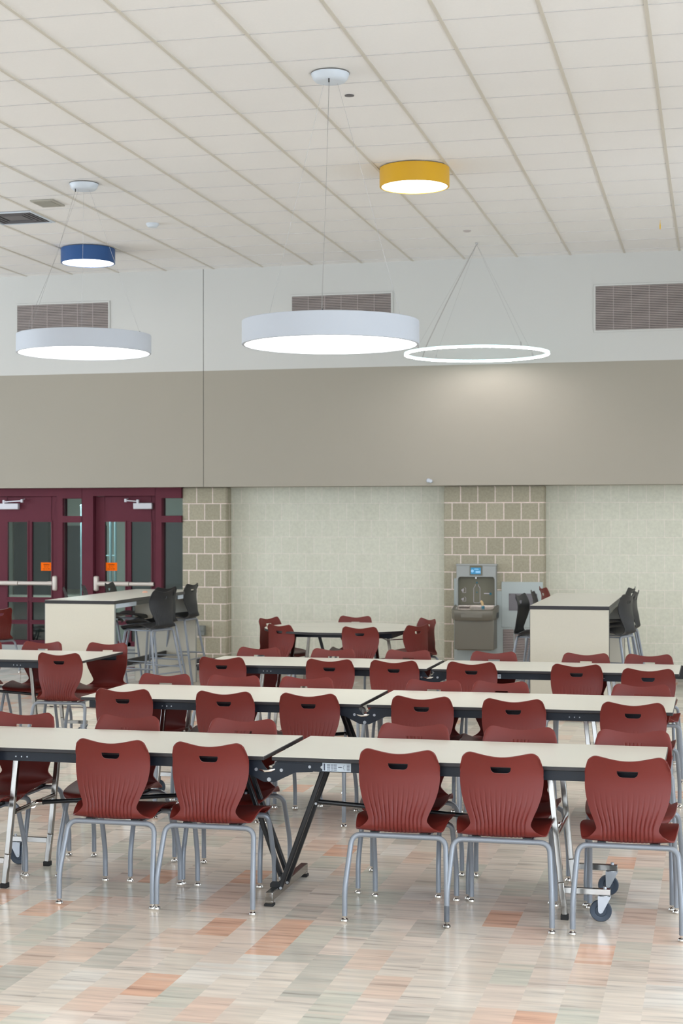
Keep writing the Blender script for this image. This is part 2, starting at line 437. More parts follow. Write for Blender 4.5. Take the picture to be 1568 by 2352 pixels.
def door(nm, x0, x1, gx, dy, hinge_left, bar_x, closer):
    y0, y1 = YB+dy, YB+dy+.045
    f = MB(); (a, b), (c, d) = gx
    f.box(x0+.003, a, y0, y1, .006, 2.127); f.box(d, x1-.003, y0, y1, .006, 2.127)
    f.box(b, c, y0, y1, .26, 1.816)
    f.box(a, d, y0, y1, 1.816, 2.127); f.box(a, d, y0, y1, .006, .328)
    for z0, z1 in ((.536, .58), (.81, .866)):
        f.box(a, b, y0, y1, z0, z1); f.box(c, d, y0, y1, z0, z1)
    fr = struct(f.build(nm, M_maroon, smooth=0, bevel=.003))
    # raised glazing beads
    bd = MB()
    for (p, q) in gx:
        for z0, z1 in ((.328, .536), (.58, .81), (.866, 1.816)):
            bd.box(p-.012, p+.004, y0-.008, y0+.002, z0-.012, z1+.012); bd.box(q-.004, q+.012, y0-.008, y0+.002, z0-.012, z1+.012)
            bd.box(p+.004, q-.004, y0-.008, y0+.002, z1-.004, z1+.012); bd.box(p+.004, q-.004, y0-.008, y0+.002, z0-.012, z0+.004)
    bd.build('glazing_bead', M_maroon, fr, smooth=0)
    for (p, q) in gx:
        for z0, z1 in ((.328, .536), (.58, .81), (.866, 1.816)):
            MB().box(p, q, y0+.02, y0+.026, z0, z1).build('glass_pane', M_glass, fr, smooth=0)
    tag(MB().box(x0+.02, x1-.02, y0-.004, y0, .02, .27).build('kick_plate', M_ssl, fr, smooth=0), 'steel kick plate')
    # push bar
    bx0, bx1, mid, hx = bar_x
    pb = MB(); yb = y0-.055
    pb.tube([(bx0, yb, 1.045), (mid-.004, yb, 1.045)], .028, 14); pb.tube([(mid+.004, yb, 1.045), (bx1, yb, 1.045)], .024, 14)
    pb.box(bx0+.02, bx0+.06, yb, y0, 1.02, 1.07); pb.box(bx1-.06, bx1-.02, yb, y0, 1.02, 1.07)
    o = pb.build('push_bar', M_ivory, fr); tag(o, 'ivory push bar')
    hb = MB(); hb.box(hx-.03, hx+.03, y0-.075, y0, .955, 1.14); hb.build('latch_case', M_ivory, o, bevel=.02)
    cl = MB(); (c0, c1, arm) = closer
    cl.box(c0, c1, y0-.06, y0, 1.968, 2.046)
    o = cl.build('door_closer', M_clos, fr, bevel=.008); tag(o, 'grey door closer')
    am = MB(); am.bar((c0+.06, y0-.05, 2.062), (arm, y0-.075, 2.075), .022, .012); am.cyl((c0+.06, y0-.05, 2.04), (c0+.06, y0-.05, 2.085), .018)
    am.cyl((arm, y0-.075, 2.055), (arm, y0-.075, 2.095), .016); am.bar((arm, y0-.075, 2.085), (arm, y0+.0, 2.10), .02, .01)
    am.build('closer_arm', M_clos, o)
    return fr
door('door_1', -8.90, -7.985, ((-8.672, -8.395), (-8.342, -8.073)), .01, True, (-8.86, -8.04, -8.50, -8.012), (-8.755, -8.50, -8.44))
door('door_2', -7.51, -6.694, ((-7.384, -7.109), (-7.04, -6.768)), .05, False, (-7.455, -6.72, -7.04, -7.482), (-6.99, -6.745, -7.08))
def sticker(x0, x1, z0, z1, y, label):
    o = MB().box(x0, x1, y-.0012, y, z0, z1).build('notice_sticker', M_orange, smooth=0)
    tag(o, label, 'sticker', 'orange stickers on the door glass')
    rr = random.Random(3); g = MB(); w = x1-x0; h = z1-z0
    rows = [(.76, .12, .55, 6), (.60, .045, .50, 9), (.49, .045, .46, 8), (.37, .045, .44, 8), (.25, .05, .62, 11), (.15, .04, .58, 10)]
    for cz, hh, ww, nn in rows:
        x = x0+w*(.5-ww/2)
        for i in range(nn):
            cw = w*ww/nn
            if nn > 7 and i in (3, 6): continue
            g.box(x+i*cw+cw*.12, x+i*cw+cw*.88, y-.0018, y-.0012, z0+h*(cz-hh/2), z0+h*(cz+hh/2*rr.uniform(.6, 1)))
    tag(g.build('printed_lines', M_ink, o, smooth=0), 'rows of small dark print')
sticker(-8.225, -8.078, 1.202, 1.304, YB+.029, 'orange sticker with dark print on the left door glass, beside the sidelight')
sticker(-7.378, -7.228, 1.205, 1.306, YB+.069, 'orange sticker with dark print on the right door glass, above its push bar')

# ------------------------------------------------------------------ chair shell
def catmull(P, n):
    out = []
    for i in range(len(P)-1):
        p0 = P[max(i-1, 0)]; p1 = P[i]; p2 = P[i+1]; p3 = P[min(i+2, len(P)-1)]
        for k in range(n):
            t = k/n
            out.append(tuple(.5*((2*b)+(-a+c)*t+(2*a-5*b+4*c-d)*t*t+(-a+3*b-3*c+d)*t**3) for a, b, c, d in zip(p0, p1, p2, p3)))
    out.append(tuple(P[-1])); return out
# y, z, half width, dish, pleat depth
PROF = [(.232,.383,.150,.000,0), (.230,.402,.178,.002,0), (.205,.420,.200,.005,0), (.14,.425,.212,.012,0), (.05,.420,.218,.030,0), (-.04,.411,.219,.046,0),
        (-.105,.404,.213,.036,.0), (-.155,.403,.204,.014,.001), (-.187,.413,.190,.006,.003), (-.202,.428,.168,.005,.0055), (-.208,.446,.148,.009,.0068), (-.209,.467,.136,.013,.006), (-.206,.497,.144,.018,.0045), (-.199,.54,.162,.022,.003),
        (-.189,.588,.178,.026,.0012), (-.182,.64,.187,.028,.0), (-.182,.69,.189,.029,0), (-.190,.738,.186,.027,0), (-.203,.784,.176,.023,0)]
SPLIT_AT = 7
def make_shell():
    n = 4; pr = catmull(PROF, n); nv = len(pr); nu = 141
    us = [-1+2*i/(nu-1) for i in range(nu)]
    grooves = [(-1+2*(i+1)/14)*.93 for i in range(13)]
    zsplit = SPLIT_AT*n
    ztop = pr[-1][1]; ib = 14*n
    def samp(s):                              # sample profile at fractional index
        s = max(0, min(nv-1.0001, s)); i = int(s); t = s-i
        return tuple(a*(1-t)+b*t for a, b in zip(pr[i], pr[i+1]))
    grid = []; groove = []
    for j in range(nv):
        row = []; grow = []
        for u in us:
            s = float(j)
            y, z, w, dsh, gr = samp(s)
            # tangent/normal of centre line
            a = samp(s-.6); b = samp(s+.6); ty, tz = b[0]-a[0], b[1]-a[1]; l = math.hypot(ty, tz); ty /= l; tz /= l
            ny, nz = -tz*-1, ty*-1                 # towards the sitter (up over the seat, forward on the back)
            off = dsh*abs(u)**2.2; gd = 0
            wg = w if j >= 11*n else .136
            for q in grooves: gd += min(gr, .0048)*math.exp(-((u*w-q*wg)/.0030)**2)
            x = u*w
            # top edge: dip in the middle and round corners
            if j > ib:
                k = (j-ib)/(nv-1-ib)
                wx = abs(x)
                dip = .017*math.cos(PI/2*min(1, wx/.150))**1.6
                r = .044; c = w-r
                drop = r-math.sqrt(max(0, r*r-(wx-c)**2)) if wx > c else 0
                dz = (dip+drop)*k**1.5
                y2, z2 = y, z-dz
                y = y2+dz*.35*0; z = z2
            if j < 3*n:                            # rounded front corners
                k = 1-j/(3*n); wx = abs(u)
                if wx > .6: y -= .03*((wx-.6)/.4)**2*k
            row.append(Vector((x, y+ny*off, z+nz*off))); grow.append(gd)
        grid.append(row); groove.append(grow)
    # vertex normals of the whole sheet
    nor = [[None]*nu for _ in range(nv)]
    for j in range(nv):
        for i in range(nu):
            a = grid[j][min(i+1, nu-1)]-grid[j][max(i-1, 0)]; b = grid[min(j+1, nv-1)][i]-grid[max(j-1, 0)][i]
            nn = a.cross(b)
            nor[j][i] = nn.normalized() if nn.length > 1e-12 else Vector((0,0,1))
    th = .0065
    def part(j0, j1):
        V = []; F = []; nj = j1-j0+1
        for sgn in (1, -1):
            for j in range(j0, j1+1):
                for i in range(nu):
                    e = 1.0
                    V.append(grid[j][i]+nor[j][i]*(th/2-groove[j][i] if sgn > 0 else -th/2))
        o = nj*nu
        for j in range(nj-1):
            for i in range(nu-1):
                a = j*nu+i
                F.append((a, a+1, a+nu+1, a+nu)); F.append((o+a, o+a+nu, o+a+nu+1, o+a+1))
        for j in range(nj-1):
            for i in (0, nu-1):
                a = j*nu+i; q = (a, a+nu, o+a+nu, o+a)
                F.append(q if i == 0 else q[::-1])
        for i in range(nu-1):
            for j in (0, nj-1):
                a = j*nu+i; q = (a, o+a, o+a+1, a+1)
                F.append(q if j == 0 else q[::-1])
        me = bpy.data.meshes.new('shell'); me.from_pydata([tuple(v) for v in V], [], F)
        bm = bmesh.new(); bm.from_mesh(me); bmesh.ops.recalc_face_normals(bm, faces=bm.faces); bm.to_mesh(me); bm.free()
        return me
    seat = part(0, zsplit); back = part(zsplit, nv-1)
    # handle slot cut through the back
    cut = MB(); pts = []
    hw, zt, zb = .046, .722, .693
    pts += [(-hw, zt), (hw, zt), (hw, zt-.004)]
    for k in range(9):
        a = k/8*PI/2; pts.append((hw-.022+.022*math.cos(a), zb+.022-.022*math.sin(a)))
    for k in range(9):
        a = PI/2+k/8*PI/2; pts.append((-hw+.022+.022*math.cos(a), zb+.022-.022*math.sin(a)))
    pts.append((-hw, zt-.004))
    cut.prism(pts, -.4, .05)
    c = cut.build('cutter', M_red, smooth=0)
    b = bpy.data.objects.new('b', back); COL.objects.link(b)
    md = b.modifiers.new('x', 'BOOLEAN'); md.object = c; md.operation = 'DIFFERENCE'; md.solver = 'EXACT'
    bpy.context.view_layer.update()
    dg = bpy.context.evaluated_depsgraph_get()
    back2 = bpy.data.meshes.new_from_object(b.evaluated_get(dg))
    bpy.data.objects.remove(b); bpy.data.objects.remove(c)
    out = []
    for me in (seat, back2):
        me.materials.clear()
        me.shade_smooth(); me.set_sharp_from_angle(angle=R(42)); out.append(me)
    return out
SEAT, BACK = make_shell()
SEAT.materials.append(M_red); BACK.materials.append(M_red)
SEATK = SEAT.copy(); BACKK = BACK.copy()
for me in (SEATK, BACKK): me.materials.clear(); me.materials.append(M_black)
def meshobj(name, me, parent=None, z=0):
    o = bpy.data.objects.new(name, me); COL.objects.link(o); o.parent = parent; o.location = (0, 0, z); return o

def make_chair():
    t = thing('stacking_chair', None, 'chair')
    meshobj('seat', SEAT, t); meshobj('backrest', BACK, t)
    r = .0125
    for s in (-1, 1):
        for (fy, by, fx, tx) in ((-.25, -.172, .236, .218), (.25, .165, .200, .192)):
            g = MB()
            P = fillet([(s*fx, fy, .028), (s*fx, fy*.995, .15), (s*tx, by, .387), (s*.12, by, .387)], [.05, .052], 7)
            g.tube(P, r, 12)
            lg = g.build('leg', M_grey, t)
            gl = MB(); gl.lathe([(.0105, .034), (.0095, .024), (.008, .018), (.0165, .013), (.0185, .006), (.015, .0005), (0, .0005)], (s*fx, fy, 0), 14)
            tag(gl.build('glide', M_chrome, lg), 'chrome foot glide')
    for by in (-.172, .165):
        g = MB(); g.tube([(-.1205, by, .387), (.1205, by, .387)], r, 12); g.build('crossbar', M_grey, t)
    for s in (-1, 1):
        g = MB(); g.box(s*.125-.014, s*.125+.014, -.168, .162, .380, .390)
        for y in (-.12, -.04, .08): g.cyl((s*.139, y, .385), (s*.1405, y, .385), .004, 8)
        b = g.build('seat_bracket', M_grey, t)
        for y in (-.150, .135):
            g = MB(); g.box(s*.115-.018, s*.115+.018, y-.02, y+.015, .389, .404); g.build('spacer', M_blksteel, b)
    return t

def make_stool(red=False):
    t = thing('bar_stool', None, 'stool')
    up = .345
    meshobj('seat', SEAT if red else SEATK, t, up); meshobj('backrest', BACK if red else BACKK, t, up)
    r = .0125; zt = .387+up
    def at(a, b, z): k = (zt-z)/zt; return tuple(a[i]*(1-k)+b[i]*k for i in range(2))+(z,)
    for s in (-1, 1):
        for by, fy in ((-.165, -.29), (.16, .27)):
            g = MB()
            g.tube(fillet([(s*.245, fy, .02), (s*.175, by, zt), (s*.10, by, zt)], .045, 7), r, 12)
            lg = g.build('leg', M_grey, t)
            gl = MB(); gl.lathe([(.0105, .03), (.0165, .013), (.0185, .006), (.015, .0005), (0, .0005)], (s*.2455, fy, 0), 12)
            gl.build('glide', M_chrome, lg)
    for by in (-.165, .16):
        g = MB(); g.tube([(-.1005, by, zt), (.1005, by, zt)], r, 12); g.build('crossbar', M_grey, t)
    for s in (-1, 1):
        g = MB(); g.box(s*.125-.014, s*.125+.014, -.165, .16, zt-.01, zt+.003)
        b = g.build('seat_bracket', M_grey, t)
    zr = .30
    q = lambda s, by, fy: Vector(at((s*.175, by), (s*.245, fy), zr))
    for z0, pair in ((zr, ((-1,-.165,-.29), (1,-.165,-.29))), (zr, ((-1,.16,.27), (1,.16,.27))), (zr+.05, ((-1,-.165,-.29), (-1,.16,.27))), (zr+.05, ((1,-.165,-.29), (1,.16,.27)))):
        a = Vector(at((pair[0][0]*.175, pair[0][1]), (pair[0][0]*.245, pair[0][2]), z0)); b = Vector(at((pair[1][0]*.175, pair[1][1]), (pair[1][0]*.245, pair[1][2]), z0))
        g = MB(); g.tube([a, b], .008, 8); g.build('foot_rung', M_grey, t)
    return t

chair0 = make_chair(); stoolK = make_stool(); stoolR = make_stool(True)
index_kids()
used = {}
def put(proto, x, y, rz, label, group):
    if proto.name not in used: o = proto; used[proto.name] = 1
    else: o = copy_tree(proto)
    o.location = (x, y, 0); o.rotation_euler = (0, 0, R(rz)); o['label'] = label
    if group: o['group'] = group
    return o
ORD = ['leftmost', 'second from left', 'third from left', 'fourth from left', 'fifth from left', 'rightmost']
TOPY = -.203
def row(xs, ytop, near, where, group, names, rots=None):
    for i, (x, nm) in enumerate(zip(xs, names)):
        a = (rots or {}).get(i, 0)
        yt = ytop[i] if isinstance(ytop, (list, tuple)) else ytop
        rz = (0 if near else 180)+a
        # the given x, y is the place of the back's top centre
        dx, dy = -TOPY*-math.sin(R(rz)), -TOPY*math.cos(R(rz))
        side = 'with back to camera' if near else 'facing camera'
        put(chair0, x+dx, yt+dy, rz, 'red chair %s, %s at %s' % (side, nm, where), group)
row([-3.665, -2.828, -2.335, -1.42, -.948, -.385], [7.12, 7.12, 7.12, 7.10, 7.10, 7.10], True, 'the front table', 'near chairs of the front table',
    ['cut by frame', 'second from left', 'third from left', 'fourth from left', 'fifth from left', 'rightmost'], {0: 0, 1: 0})
row([-3.685, -3.075, -2.435, -1.516, -.970, -.405], 8.05, False, 'the front table', 'far chairs of the front table', ORD, {1: -3, 2: 2})
row([-3.60, -2.94, -2.405, -1.71, -1.16, -.468], [9.27, 9.27, 9.27, 9.27, 9.25, 9.22], True, 'the second table row', 'near chairs of the second table row', ORD)
row([-3.664, -3.173, -2.666, -1.805, -1.365, -.467], 10.28, False, 'the second table row', 'far chairs of the second table row', ORD)
row([-3.69, -2.84, -2.345, -1.76, -.989, -.469], [11.58, 11.58, 11.58, 11.57, 11.56, 11.33], True, 'the third table row', 'near chairs of the third table row', ORD)
row([-3.667, -3.037, -2.417, -1.723, -.998, -.512], 12.57, False, 'the third table row', 'far chairs of the third table row', ORD)
row([-5.06], 11.66, True, 'the left table', 'near chairs of the left table', ['the only one seen'])
row([-6.232, -5.671, -5.073], 12.76, False, 'the left table', 'far chairs of the left table', ['cut by frame', 'middle one', 'rightmost beyond its corner'])

# ------------------------------------------------------------------ folding tables
def make_table(xc, y0, y1, z, label, sticker_kind=0):
    t = thing('folding_table', label, 'table', (xc, (y0+y1)/2, 0), 0, 'long folding tables with cream tops')
    hw = (y1-y0)/2; L0, L1 = .019, 1.84
    zt = z-.020                       # underside of the top
    ap = .048
    for s in (-1, 1):
        g = MB(); g.box(s*L0, s*L1, -hw, hw, zt, z-.0012)
        top = g.build('table_top', M_edge, t, bevel=.003)
        g = MB(); g.box(s*(L0+.002), s*(L1-.002), -hw+.002, hw-.002, z-.0014, z); tag(g.build('laminate_surface', M_lam, top, smooth=0), 'cream laminate')
        for q in (-1, 1):
            g = MB(); yy = q*(hw-.03)
            g.box(s*(L0+.02), s*(L1-.05), yy-.006, yy+.006, zt-ap, zt); g.box(s*(L0+.02), s*(L1-.05), yy-q*.03, yy, zt-ap, zt-ap+.004)
            a = g.build('side_rail', M_navy, t, bevel=.0015)
            g = MB(); yf = yy+q*.006
            for x in (.20, .26, 1.24, 1.27, 1.30):
                g.cyl((s*x, yf, zt-.026), (s*x, yf+q*.003, zt-.026), .007 if x < .5 else .0035, 10)
            tag(g.build('rivet', M_zinc, a), 'zinc rivets')
            # hinge plate under the centre gap
            g = MB(); yh = yy+q*.004
            g.prism([(s*.215, zt-.012), (s*.215, zt-.050), (s*.13, zt-.055), (s*.028, zt-.104), (s*.004, zt-.104), (s*.0, zt-.085), (s*.0, zt-.055), (s*.02, zt-.032), (s*.035, zt-.010)], yh, yh+q*.004+.0001*s)
            h = g.build('hinge_plate', M_navy, t)
            g = MB(); g.cyl((s*.062, yh+q*.004, zt-.046), (s*.062, yh+q*.009, zt-.046), .008, 12); g.build('bolt', M_zinc, h); g = MB(); g.cyl((.002, yh+q*.004, zt-.092), (.002, yh+q*.010, zt-.092), .010, 14)
            if s > 0: g.build('bolt', M_zinc, h)
    g = MB()
    for q in (-1, 1): g.tube([(-.05, q*(hw-.026), zt-.047), (-.02, q*(hw-.024), zt-.053), (.012, q*(hw-.024), zt-.050), (.03, q*(hw-.026), zt-.043)], [.004, .008, .007, .004], 10)
    g.cyl((0, -hw+.05, zt-.04), (0, hw-.05, zt-.04), .010, 10)
    g.build('hinge_pin', M_chrome, t)
    # end legs, casters
    for s in (-1, 1):
        for q in (-1, 1):
            yy = q*.26-.02
            g = MB(); w = .027
            P = [(s*1.322, yy, zt-.002), (s*1.375, yy, .17), (s*1.392, yy, .022)]
            g.bar(P[0], P[1], w, w, up=(1,0,0)); g.bar(P[1], P[2], w, w, up=(1,0,0))
            lg = g.build('leg', M_steel, t, bevel=.003)
            g = MB(); g.box(s*1.392-.018, s*1.392+.018, yy-.018, yy+.018, .0, .024); tag(g.build('foot_cap', M_rub, lg, bevel=.002), 'black rubber foot')
            g = MB(); g.box(s*1.388, s*1.60, yy-.012, yy+.012, .122, .150)
            arm = g.build('caster_arm', M_steel, t, bevel=.002)
            c = MB(); cx = s*1.556
            c.cyl((s*1.575, yy, .150), (s*1.575, yy, .160), .008, 8); c.cyl((s*1.575, yy, .116), (s*1.575, yy, .122), .020, 14)
            for d in (-1, 1):
                yk = yy+d*.016
                c.prism([(s*1.603, .118), (s*1.543, .118), (cx-s*.011, .050), (cx-s*.008, .042), (cx, .039), (cx+s*.009, .044)], yk-.0015, yk+.0015)
            c.box(s*1.552, s*1.598, yy-.016, yy+.016, .113, .118)
            c.cyl((cx, yy-.020, .050), (cx, yy+.020, .050), .005, 8)
            c.build('caster_fork', M_zinc, arm)
            wv = MB(); wv.lathe([(0, -.010), (.024, -.010), (.027, -.007), (.033, -.009), (.047, -.0105), (.050, -.006), (.050, .006), (.047, .0105), (.033, .009), (.027, .007), (.024, .010), (0, .010)], (cx, yy, .050), 28, axis='y')
            tag(wv.build('wheel', M_wheel, arm), 'blue grey wheel')
        g = MB(); g.tube([(s*1.353, -.25, .375), (s*1.353, .25, .375)], .0125, 12); g.build('cross_brace', M_steel, t)
        g = MB(); g.tube([(s*.20, -.175 if s > 0 else .02, .475), (s*1.315, -.02, .385)], .0115, 12); rod = g.build('link_rod', M_blksteel, t)
        g = MB(); g.tube([(s*1.30, -.02, .386), (s*1.335, -.018, .383)], .015, 12); g.tube([(s*1.345, -.05, .375), (s*1.345, .01, .375)], .017, 12)
        g.build('rod_clamp', M_chrome, rod)
        for k, yy in enumerate((-.235, -.115) if s > 0 else (-.03, .07)):
            g = MB(); g.bar((s*.022, yy, .055), (s*.258, yy, zt-.004), .024, .024, up=(1,0,0))
            v = g.build('folding_leg', M_blksteel, t, bevel=.006)
            g = MB(); g.cyl((s*.205, yy-.015, .478), (s*.205, yy-.011, .478), .006, 10); g.build('bolt', M_zinc, v); g = MB(); g.cyl((s*.03, yy-.016, .065), (s*.03, yy-.011, .065), .007, 10)
            g.build('bolt', M_zinc, v)
    g = MB(); g.box(-.018, .018, -.352, .318, .024, .066); f = g.build('foot_bar', M_steel, t, bevel=.003)
    for q in (-1, 1):
        g = MB(); g.box(-.018, .018, q*.335-.017-.03*(q > 0), q*.335-.017+.03*(q < 0), .012, .026)
        g.build('foot_block', M_steel, f, bevel=.002)
    for q in (-1, 1):
        g = MB(); g.box(-.022, .022, q*.320-.017-.022, q*.320-.017+.022, 0, .013)
        tag(g.build('foot_cap', M_rub, f, bevel=.002), 'black rubber foot')
    for yb_ in (-.24, -.055):
        g = MB(); g.prism([(-.026, .082), (-.026, .064), (.026, .064), (.026, .082), (.014, .094), (-.014, .094)], yb_, yb_+.004)
        g.build('leg_bracket', M_blksteel, t)
    # label on the near rail
    yl = -(hw-.03)-.006
    if sticker_kind == 1:
        x0, x1 = .262, .400
        o = MB().box(x0, x1, yl-.001, yl, zt-.044, zt-.004).build('rail_label', M_lab, t, smooth=0); tag(o, 'pale printed label')
        g = MB(); y = yl-.0016
        g.box(x0+.006, x0+.013, y, yl-.001, zt-.040, zt-.008)
        for xa, xb in ((.022, .038), (.042, .052), (.054, .070), (.118, .132)):
            for i in range(6): g.box(x0+xa, x0+xb, y, yl-.001, zt-.039+i*.0052, zt-.0368+i*.0052)
        g.box(x0+.076, x0+.094, y, yl-.001, zt-.026, zt-.022)
        g.bar((x0+.100, y, zt-.024), (x0+.106, y, zt-.012), .0006, .0015); g.bar((x0+.100, y, zt-.024), (x0+.106, y, zt-.036), .0006, .0015)
        g.build('label_print', M_labink, o, smooth=0)
    elif sticker_kind == 2:
        x0, x1 = -.185, -.135
        o = MB().box(x0, x1, yl-.001, yl, zt-.036, zt-.014).build('rail_label', M_lab, t, smooth=0); tag(o, 'pale printed label')
        g = MB(); y = yl-.0016
        g.prism([(x0+.008, zt-.026), (x0+.016, zt-.019), (x0+.024, zt-.026)], y, yl-.001)
        g.box(x0+.028, x1-.004, y, yl-.001, zt-.021, zt-.0195); g.box(x0+.028, x1-.008, y, yl-.001, zt-.027, zt-.0255); g.box(x0+.012, x1-.008, y, yl-.001, zt-.0335, zt-.0315)
        g.build('label_print', M_labink, o, smooth=0)
    elif sticker_kind == 3:
        x0, x1 = .515, .54
        o = MB().box(x0, x1, yl-.001, yl, zt-.044, zt-.012).build('rail_label', M_lab, t, smooth=0); tag(o, 'pale printed label')
        g = MB(); y = yl-.0016
        g.bar((x0+.008, y, zt-.028), (x0+.016, y, zt-.018), .0006, .002); g.bar((x0+.008, y, zt-.028), (x0+.016, y, zt-.038), .0006, .002); g.box(x0+.014, x0+.02, y, yl-.001, zt-.030, zt-.024)
        g.build('label_print', M_labink, o, smooth=0)
    return t
ZT = .715
make_table(-2.073, 7.235, 7.975, ZT, 'long cream folding table nearest the camera, its halves meeting left of centre', 1)
make_table(-2.087, 9.40, 10.225, ZT, 'long cream folding table in the second row, behind the front table', 2)
make_table(-2.104, 11.74, 12.49, ZT, 'long cream folding table in the third row, before the round table', 3)
make_table(-6.75, 11.79, 12.68, ZT, 'long cream folding table at the left edge, in front of the tall table')

# ------------------------------------------------------------------ round table with its chairs
RC = (-3.78, 15.98); RR = .80
t = thing('round_table', 'round cream table near the painted block wall, ringed by six red chairs', 'table', (RC[0], RC[1], 0))
z = .72
for s, nm in ((-1, 0), (1, 0)):
    g = MB(); pts = [(RR*math.cos(a), RR*math.sin(a)) for a in [(-PI+k*PI/36 if s < 0 else k*PI/36) for k in range(37)]]
    e = .003*s
    b = len(g.v); N_ = len(pts)
    for zz in (z-.022, z-.001):
        for x, y in pts: g.v.append((x, y+e, zz))
    g.f.append(tuple(range(N_))[::-1]); g.m.append(0); g.f.append(tuple(range(N_, 2*N_))); g.m.append(0)
    for i in range(N_): j = (i+1) % N_; g.f.append((i, j, N_+j, N_+i)); g.m.append(0)
    top = g.build('table_top', M_edge, t)
    g = MB(); g.quad([(x*.997, y*.997+e, z) for x, y in pts]); g.build('laminate_surface', M_lam, top, smooth=0)
g = MB()
for y in (-.42, .42):
    g.box(-.62, .62, y-.02, y+.02, z-.075, z-.022)
for x in (-.60, .60): g.box(x-.02, x+.02, -.42, .42, z-.075, z-.022)
g.build('apron', M_navy, t)
for s in (-1, 1):
    for q in (-1, 1):
        g = MB(); g.bar((s*.42, q*.30, z-.06), (s*.50, q*.34, .02), .028, .028, up=(1,0,0)); lg = g.build('leg', M_steel, t)
        g = MB(); g.box(s*.50-.018, s*.50+.018, q*.34-.018, q*.34+.018, 0, .024); g.build('foot_cap', M_rub, lg)
for s in (-1, 1):
    g = MB(); g.bar((0, -.20, z-.06), (s*.03-.0, .22, .05), .026, .026, up=(1,0,0)) if 0 else g.bar((s*.20, -.18, z-.06), (s*.03, -.18, .05), .026, .026, up=(1,0,0))
    g.build('folding_leg', M_blksteel, t)
g = MB(); g.box(-.018, .018, -.34, .34, .03, .06); g.box(-.02, .02, -.34, -.30, 0, .032); g.box(-.02, .02, .30, .34, 0, .032); g.build('foot_bar', M_steel, t)
g = MB(); g.tube([(.45, -.50, z-.06), (.53, -.50, z-.062), (.58, -.50, z-.085), (.78, -.30, z-.085)], .006, 8); g.cyl((.45, -.50, z-.10), (.45, -.50, z-.022), .018); g.build('latch_hook', M_steel, t)
def round_chair(x, y, face, label):
    # x,y = top centre of the back; face = heading in degrees of the sitter (0 = +y)
    dx, dy = -TOPY*-math.sin(R(face)), -TOPY*math.cos(R(face))
    put(chair0, x+dx, y+dy, face, label, 'chairs around the round table')
round_chair(-3.405, 15.14, -2, 'red chair at the round table, back to the camera in the middle')
round_chair(-3.83, 16.86, 180, 'red chair at the round table, on its far side in the middle')
round_chair(-4.28, 15.32, -31, 'red chair at the round table, front left with its ribbed back showing')
round_chair(-4.70, 16.40, -112, 'red chair at the round table, rear left and nearly side-on')
round_chair(-2.89, 15.58, 60, 'red chair at the round table, front right with its back turned half sideways')
round_chair(-2.97, 16.60, 130, 'red chair at the round table, rear right with a see-through handle slot')
round_chair(-8.30, 17.45, 62, 'red chair alone by the left maroon door, cut by the frame edge')

# ------------------------------------------------------------------ tall tables and stools
def tall_table(x0, x1, y0, y1, label, white_rail):
    t = thing('standing_table', label, 'table', ((x0+x1)/2, (y0+y1)/2, 0), 0, 'tall cream standing tables')
    w = (x1-x0)/2; d = (y1-y0)/2; z = 1.05
    top = MB().box(-w, w, -d, d, z-.034, z-.001).build('table_top', M_edge, t, bevel=.003)
    tag(MB().box(-w+.003, w-.003, -d+.003, d-.003, z-.0015, z).build('laminate_surface', M_lam, top, smooth=0), 'cream laminate')
    for q in (-1, 1):
        p = MB(); yy = q*(d-.02)
        p.box(-w+.004, w-.004, yy-.016, yy+.016, .012, z-.034)
        pn = p.build('end_panel', M_lam2, t, bevel=.002)
        p = MB(); p.box(w-.004, w-.001, yy-.016, yy+.016, .012, z-.034); p.box(-w+.001, -w+.004, yy-.016, yy+.016, .012, z-.034); p.build('edge_band', M_ssl if white_rail else M_edge, pn, smooth=0)
        f = MB()
        for s in (-1, 1): f.cyl((s*(w-.06), yy, 0), (s*(w-.06), yy, .013), .018, 12)
        f.build('levelling_foot', M_rub, pn)
    for s in (-1, 1):
        a = MB(); a.box(s*(w-.045), s*(w-.015), -d+.036, d-.036, z-.075, z-.034); a.build('under_rail', M_blksteel, t, smooth=0)
        b = MB(); xx = s*(w-.012)
        for ya, yb in ((-d+.04, -d+.62), (d-.62, d-.10)): b.box(xx-.004, xx+.003, ya, yb, z-.078, z-.036)
        b.build('rail_cover', M_lab if white_rail else M_blksteel, t, smooth=0)
    c = MB(); c.box(-.016, .016, -d+.036, d-.036, .30, .36); c.build('stretcher', M_blksteel, t, smooth=0)
    return t
tall_table(-1.66, -.94, 14.47, 16.98, 'tall cream standing table on the right, below the water fountain, stools on both sides', False)
tall_table(-6.42, -5.69, 14.47, 16.98, 'tall cream standing table on the left, before the maroon doors', True)
def stool(x, y, rz, label, group, p=None):
    # x,y = back top centre
    dx, dy = -TOPY*-math.sin(R(rz)), -TOPY*math.cos(R(rz))
    put(p or stoolK, x+dx, y+dy, rz, label, group)
GR = 'stools at the right tall table'; GL = 'stools at the left tall table'
stool(-.79, 15.15, 73, 'charcoal stool right of the right tall table, nearest of the three there', GR)
stool(-.755, 15.95, 84, 'charcoal stool right of the right tall table, middle one of three', GR)
stool(-.84, 16.75, 80, 'charcoal stool right of the right tall table, farthest with only its top showing', GR)
stool(-1.83, 15.05, -100, 'charcoal stool left of the right tall table, nearest and seen in profile', GR)
stool(-1.79, 15.75, -78, 'charcoal stool left of the right tall table, just behind the nearest one', GR)
stool(-1.78, 16.60, -70, 'red stool top peeking over the far left corner of the right tall table', GR, stoolR)
stool(-5.38, 15.05, 71, 'charcoal stool right of the left tall table, nearest with ribbed back', GL)
stool(-5.62, 15.80, 70, 'charcoal stool right of the left tall table, hidden behind the nearest one', GL)
